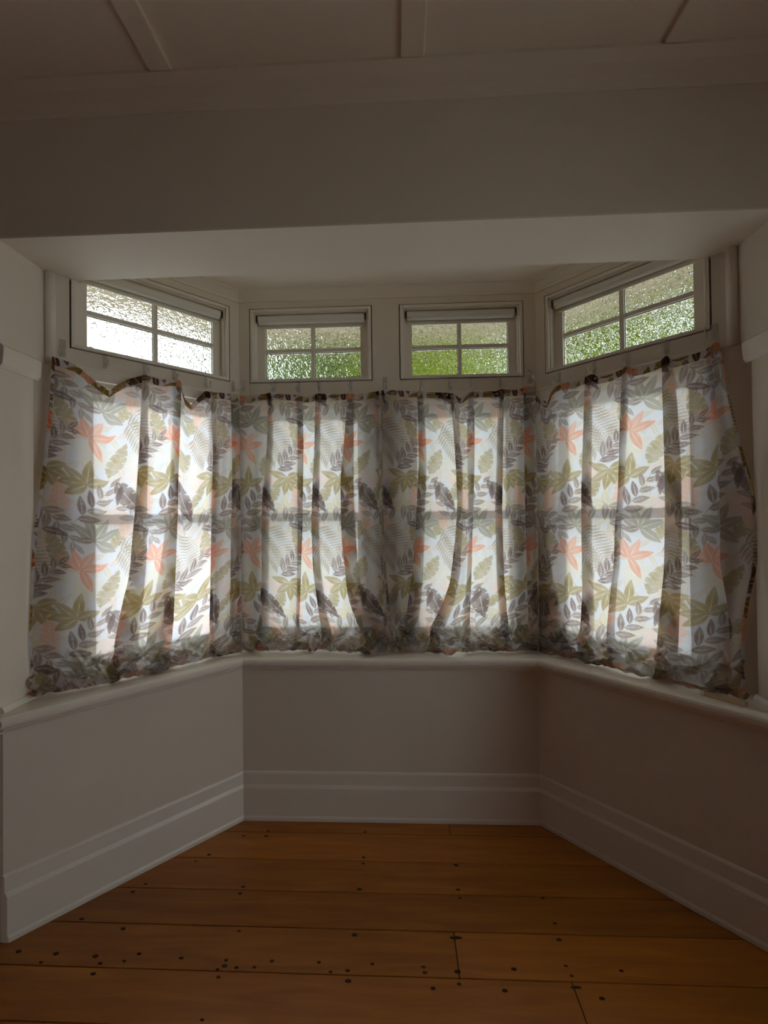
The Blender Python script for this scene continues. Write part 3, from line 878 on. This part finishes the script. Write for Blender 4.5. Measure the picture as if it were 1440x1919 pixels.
    ca = 5 if 'L' in side_hems else 0
    cb = NC-6 if 'R' in side_hems else NC-1
    rb = NR-9
    cloth = grid_object('cloth', P[:rb+1, ca:cb+1], print_at(u, wv)[:rb+1, ca:cb+1], 'cloth', e)
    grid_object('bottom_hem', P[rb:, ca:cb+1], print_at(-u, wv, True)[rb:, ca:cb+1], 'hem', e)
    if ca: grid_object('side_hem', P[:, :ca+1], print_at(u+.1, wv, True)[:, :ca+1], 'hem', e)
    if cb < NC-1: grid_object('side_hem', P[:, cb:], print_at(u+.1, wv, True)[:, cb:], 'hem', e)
    # the turned top hem, printed face to the room
    rows = np.arange(0, int(.029/STEP)+1)
    tn = np.array([fr.nd[0], fr.nd[1], 0])*.0022
    H_ = P[rows] + tn
    H_[0] = P[0] + tn*.3 + np.array([0, 0, .0012])
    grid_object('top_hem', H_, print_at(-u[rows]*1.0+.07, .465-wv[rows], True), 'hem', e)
    return e, H_, fr

def eyelets(cur, pix):
    e, H_, fr = cur
    for x, y in pix:
        px, py = project(H_.reshape(-1, 3)) if False else (None, None)
        D_ = H_.reshape(-1, 3) - CAM
        w_ = D_ @ _fw
        X, Y = 720+F*(D_ @ RT)/w_, 959.5-F*(D_ @ UP)/w_
        k = int(np.argmin((X-x)**2 + (Y-y)**2))
        c = H_.reshape(-1, 3)[k] + np.array([fr.nd[0], fr.nd[1], 0])*.0018
        sd = np.array([fr.sd[0], fr.sd[1], 0]); up = np.array([0, 0, 1.]); nd = np.array([fr.nd[0], fr.nd[1], 0])
        m = MB(); rings = []
        for t in np.linspace(0, 2*math.pi, 14, endpoint=False):
            dr = sd*math.cos(t)+up*math.sin(t)
            rings.append([c + dr*(.0042+.0014*math.cos(p)) + nd*.0012*math.sin(p) for p in np.linspace(0, 2*math.pi, 6, endpoint=False)])
        m.loft(rings + [rings[0]], close=False)
        m.build('eyelet', 'brass', e, smooth=True)

def ln(*a): return list(a)
CA = curtain('curtain', 'leaf print curtain lit by white sky on the left bay wall', FL,
    ln((98, 668), (91, 780), (78, 890), (60, 1000), (49, 1165), (56, 1280)),
    [('Z', ln((266, 700), (258, 850), (251, 940), (245, 1000), (239, 1065), (227, 1105), (213, 1165), (196, 1250)),
           ln((277, 700), (279, 850), (277, 940), (276, 1040), (270, 1110), (262, 1180), (250, 1250))),
     ('S', ln((323, 712), (323, 800), (318, 900), (313, 960), (300, 1050), (287, 1110), (275, 1170), (265, 1230)),
           ln((341, 715), (337, 800), (333, 900), (332, 960), (328, 1050), (324, 1150), (318, 1220))),
     ('Z', ln((392, 735), (396, 850), (392, 1000), (388, 1150)), ln((400, 735), (405, 850), (402, 1000), (400, 1150))),
     ('Z', ln((430, 740), (432, 900), (428, 1050), (424, 1180)), ln((447, 740), (449, 900), (447, 1050), (450, 1180)))],
    ln((478, 742), (478, 900), (478, 1050), (480, 1180)),
    [(98, 668), (140, 683), (185, 720), (205, 733), (216, 724), (240, 712), (270, 703), (300, 713), (323, 712), (338, 714), (346, 748), (358, 760), (372, 745), (385, 733), (400, 736), (440, 740), (478, 742)],
    {'h': .038, 'b': .04, 'nmax': .108}, 21, .12, 'L')
CB = curtain('curtain', 'leaf print curtain on the back wall next to the left bay corner', FB,
    ln((440, 745), (438, 900), (440, 1050), (445, 1180)),
    [('Z', ln((502, 738), (502, 840), (493, 930), (491, 1000), (492, 1060), (488, 1140), (480, 1200)),
           ln((514, 738), (514, 840), (508, 930), (506, 1000), (506, 1060), (505, 1140), (502, 1200))),
     ('S', ln((555, 741), (557, 840), (557, 980), (556, 1100), (552, 1190)), ln((569, 741), (572, 840), (570, 980), (566, 1100), (562, 1190))),
     ('Z', ln((591, 738), (590, 840), (587, 900), (584, 980), (587, 1060), (597, 1130), (606, 1180)), ln((603, 738), (601, 840), (599, 980), (602, 1060), (612, 1130), (622, 1180))),
     ('Z', ln((650, 738), (648, 800), (638, 900), (640, 1000), (645, 1040), (650, 1090), (657, 1120), (674, 1155), (694, 1190)), ln((663, 738), (664, 840), (664, 920), (668, 1000), (674, 1080), (688, 1115), (706, 1155), (722, 1190))),
     ('S', ln((696, 736), (697, 800), (700, 900), (700, 1000), (706, 1100), (714, 1180)), ln((712, 734), (712, 900), (713, 1000), (718, 1100), (727, 1180)))],
    ln((717, 733), (717, 900), (718, 1000), (723, 1100), (731, 1180)),
    [(440, 742), (480, 741), (505, 737), (520, 739), (558, 741), (580, 744), (598, 738), (620, 740), (657, 738), (690, 737), (717, 733)],
    {'h': .04, 'b': .04, 'nmax': .105, 'push': [(.64, .05, .055)], 'seam': 'R'}, 34, .31)
CC = curtain('curtain', 'leaf print curtain on the back wall next to the right bay corner', FB,
    ln((713, 735), (713, 900), (714, 1000), (719, 1100), (727, 1180)),
    [('Z', ln((718, 732), (716, 850), (718, 980), (724, 1080), (735, 1170)), ln((730, 732), (732, 850), (734, 980), (740, 1080), (748, 1170))),
     ('Z', ln((781, 734), (783, 800), (784, 870), (778, 990), (773, 1060), (764, 1120), (757, 1170)), ln((794, 734), (798, 800), (801, 870), (797, 1000), (794, 1080), (788, 1140), (778, 1180))),
     ('Z', ln((842, 736), (848, 800), (853, 870), (856, 950), (851, 1010), (842, 1080), (827, 1120), (802, 1165)), ln((853, 738), (862, 800), (868, 870), (868, 980), (864, 1060), (852, 1120), (832, 1165))),
     ('S', ln((875, 736), (874, 820), (876, 900), (878, 1000), (874, 1080), (866, 1160)), ln((889, 734), (890, 820), (889, 900), (885, 1000), (883, 1080), (880, 1160))),
     ('S', ln((934, 732), (930, 850), (927, 950), (930, 1080), (938, 1180)), ln((946, 731), (943, 850), (941, 950), (945, 1080), (955, 1180))),
     ('Z', ln((979, 728), (980, 850), (982, 980), (985, 1080), (988, 1180)), ln((993, 724), (994, 850), (994, 980), (996, 1080), (1001, 1180)))],
    ln((1018, 722), (1018, 850), (1018, 980), (1020, 1080), (1024, 1180)),
    [(713, 733), (722, 731), (760, 733), (785, 734), (800, 736), (838, 736), (850, 739), (862, 748), (872, 742), (884, 733), (930, 734), (938, 730), (970, 731), (985, 726), (1018, 722)],
    {'h': .04, 'b': .045, 'nmax': .105, 'push': [(.74, .04, .03), (1.02, .06, .035)], 'lift': (.004, 0), 'seam': 'L'}, 47, .20)
CD = curtain('curtain', 'leaf print curtain with bulging outer edge on the right bay wall', FR,
    ln((980, 726), (980, 900), (981, 1060), (988, 1190)),
    [('Z', ln((997, 730), (996, 870), (997, 980), (1000, 1080), (1008, 1200)), ln((1004, 740), (1009, 870), (1015, 940), (1025, 990), (1046, 1080), (1064, 1150), (1077, 1215))),
     ('Z', ln((1098, 708), (1096, 800), (1092, 920), (1092, 1000), (1094, 1090), (1091, 1150), (1080, 1215)), ln((1114, 704), (1112, 800), (1110, 920), (1111, 1000), (1114, 1090), (1116, 1150), (1116, 1215))),
     ('Z', ln((1166, 690), (1163, 800), (1160, 920), (1154, 980), (1152, 1050), (1146, 1100), (1139, 1170), (1137, 1220)), ln((1182, 688), (1178, 800), (1172, 920), (1166, 980), (1164, 1050), (1158, 1100), (1154, 1170), (1156, 1230))),
     ('Z', ln((1240, 674), (1243, 760), (1247, 880), (1248, 960), (1246, 1060), (1238, 1140), (1230, 1220)), ln((1262, 674), (1272, 760), (1279, 880), (1280, 960), (1280, 1060), (1276, 1140), (1272, 1240))),
     ('S', ln((1318, 658), (1326, 760), (1334, 880), (1338, 1000), (1340, 1100), (1330, 1240)), ln((1332, 655), (1346, 760), (1351, 880), (1353, 1060), (1368, 1130), (1376, 1240)))],
    ln((1346, 642), (1370, 760), (1396, 860), (1418, 930), (1424, 1000), (1421, 1060), (1404, 1130), (1396, 1200), (1402, 1280)),
    [(980, 724), (1003, 738), (1015, 748), (1027, 755), (1034, 732), (1045, 722), (1075, 714), (1100, 707), (1113, 701), (1122, 708), (1150, 701), (1165, 693), (1175, 685), (1190, 693), (1220, 685), (1240, 676), (1250, 667), (1262, 676), (1300, 666), (1325, 657), (1340, 642), (1346, 642)],
    {'h': .04, 'b': .045, 'nmax': .095, 'push': [(.60, .04, .022)], 'lift': (.016, 0)}, 58, .05, 'R')
eyelets(CA, [(184, 724), (202, 728), (357, 762), (396, 738)])
eyelets(CB, [(478, 748), (520, 745), (600, 744), (690, 742)])
eyelets(CC, [(736, 738), (838, 740), (932, 738), (950, 738)])
eyelets(CD, [(1052, 720), (1117, 709), (1187, 694), (1257, 677)])

# ------------------------------------------------------------------ clear stick-on hooks
hooks = [(FL, 117, 652, 1, 'large clear hook above the outer edge of the left bay curtain'),
         (FL, 197, 678, 0, 'clear hook on the left bay wall over the drooping eyelets'),
         (FL, 272, 692, 0, 'clear hook above the dark pinched fold of the left bay curtain'),
         (FL, 326, 704, 0, 'clear hook at the middle of the left bay wall beside the gap in the hem'),
         (FL, 386, 717, 0, 'clear hook right of the hem gap on the left bay wall'),
         (FL, 438, 724, 0, 'clear hook at the inner end of the left bay wall'),
         (FB, 457, 724, 0, 'clear hook in the left inner corner of the bay'),
         (FB, 513, 724, 0, 'clear hook under the left end of the first back top light'),
         (FB, 560, 726, 0, 'clear hook under the left panes of the first back top light'),
         (FB, 598, 724, 0, 'clear hook under the glazing bar of the first back top light'),
         (FB, 657, 724, 0, 'clear hook under the right panes of the first back top light'),
         (FB, 722, 719, 1, 'large clear hook between the two back top lights'),
         (FB, 790, 722, 0, 'clear hook under the left panes of the second back top light'),
         (FB, 843, 721, 0, 'clear hook under the glazing bar of the second back top light'),
         (FB, 884, 719, 0, 'clear hook just right of the glazing bar under the second back top light'),
         (FB, 938, 716, 0, 'clear hook under the right end of the second back top light'),
         (FB, 993, 706, 1, 'large clear hook in the right inner corner of the bay'),
         (FR, 1048, 708, 0, 'clear hook at the inner end of the right bay wall'),
         (FR, 1114, 690, 0, 'clear hook under the left panes of the right bay top light'),
         (FR, 1177, 673, 0, 'clear hook under the glazing bar of the right bay top light'),
         (FR, 1251, 652, 0, 'clear hook under the pale panes of the right bay top light'),
         (FR, 1340, 624, 1, 'large clear hook above the outer edge of the right bay curtain')]
for fr, x, y, big, lab in hooks:
    s_, z = fr.pix(x, y, .004)
    w_, h_ = (.011, .034) if big else (.0078, .027)
    s_ = min(max(s_, w_+.002), fr.ln-w_-.002)
    e = empty('wall_hook', fr(s_, 0, z-h_))
    tag(e, lab, 'hook', 'clear adhesive hooks holding up the curtains')
    MB().box(s_-w_, s_+w_, .0003, .0045, z-h_, z+h_, fr).build('base_plate', 'plastic', e, bevel=.002)
    zc = z - h_*.7
    MB().tube([fr(s_, .003, zc+.012), fr(s_, .014, zc+.002), fr(s_, .030, zc-.010), fr(s_, .046, zc-.008), fr(s_, .052, zc+.004), fr(s_, .052, zc+.016)], .0032 if big else .0025, 8).build('hook_arm', 'plastic', e, smooth=True)
    MB().box(s_-.0045, s_+.0045, .0535, .068, zc-.020, zc+.010, fr).build('clip', 'plastic', e, bevel=.002)

# ------------------------------------------------------------------ offcut of wood on the sill
p0, p1 = zpix(1313, 1301, SILL), zpix(1396, 1326, SILL)
d = (p1-p0)[:2]; L = np.hypot(*d); d /= L
fo = Frame(p0[:2], d, np.array([-d[1], d[0]]), L)
m = MB().box(0, L, 0, .026, SILL+.0005, SILL+.0115, fo)
e = empty('wood_offcut', (p0[0], p0[1], SILL))
tag(e, 'thin strip of flaking painted wood lying on the right sill', 'wood strip')
m.build('strip', 'offcut', e, bevel=.0012)
m = MB().box(-.002, .012, -.0008, .0268, SILL+.0005, SILL+.0135, fo)
m.build('splintered_end', 'trim', e, bevel=.002)
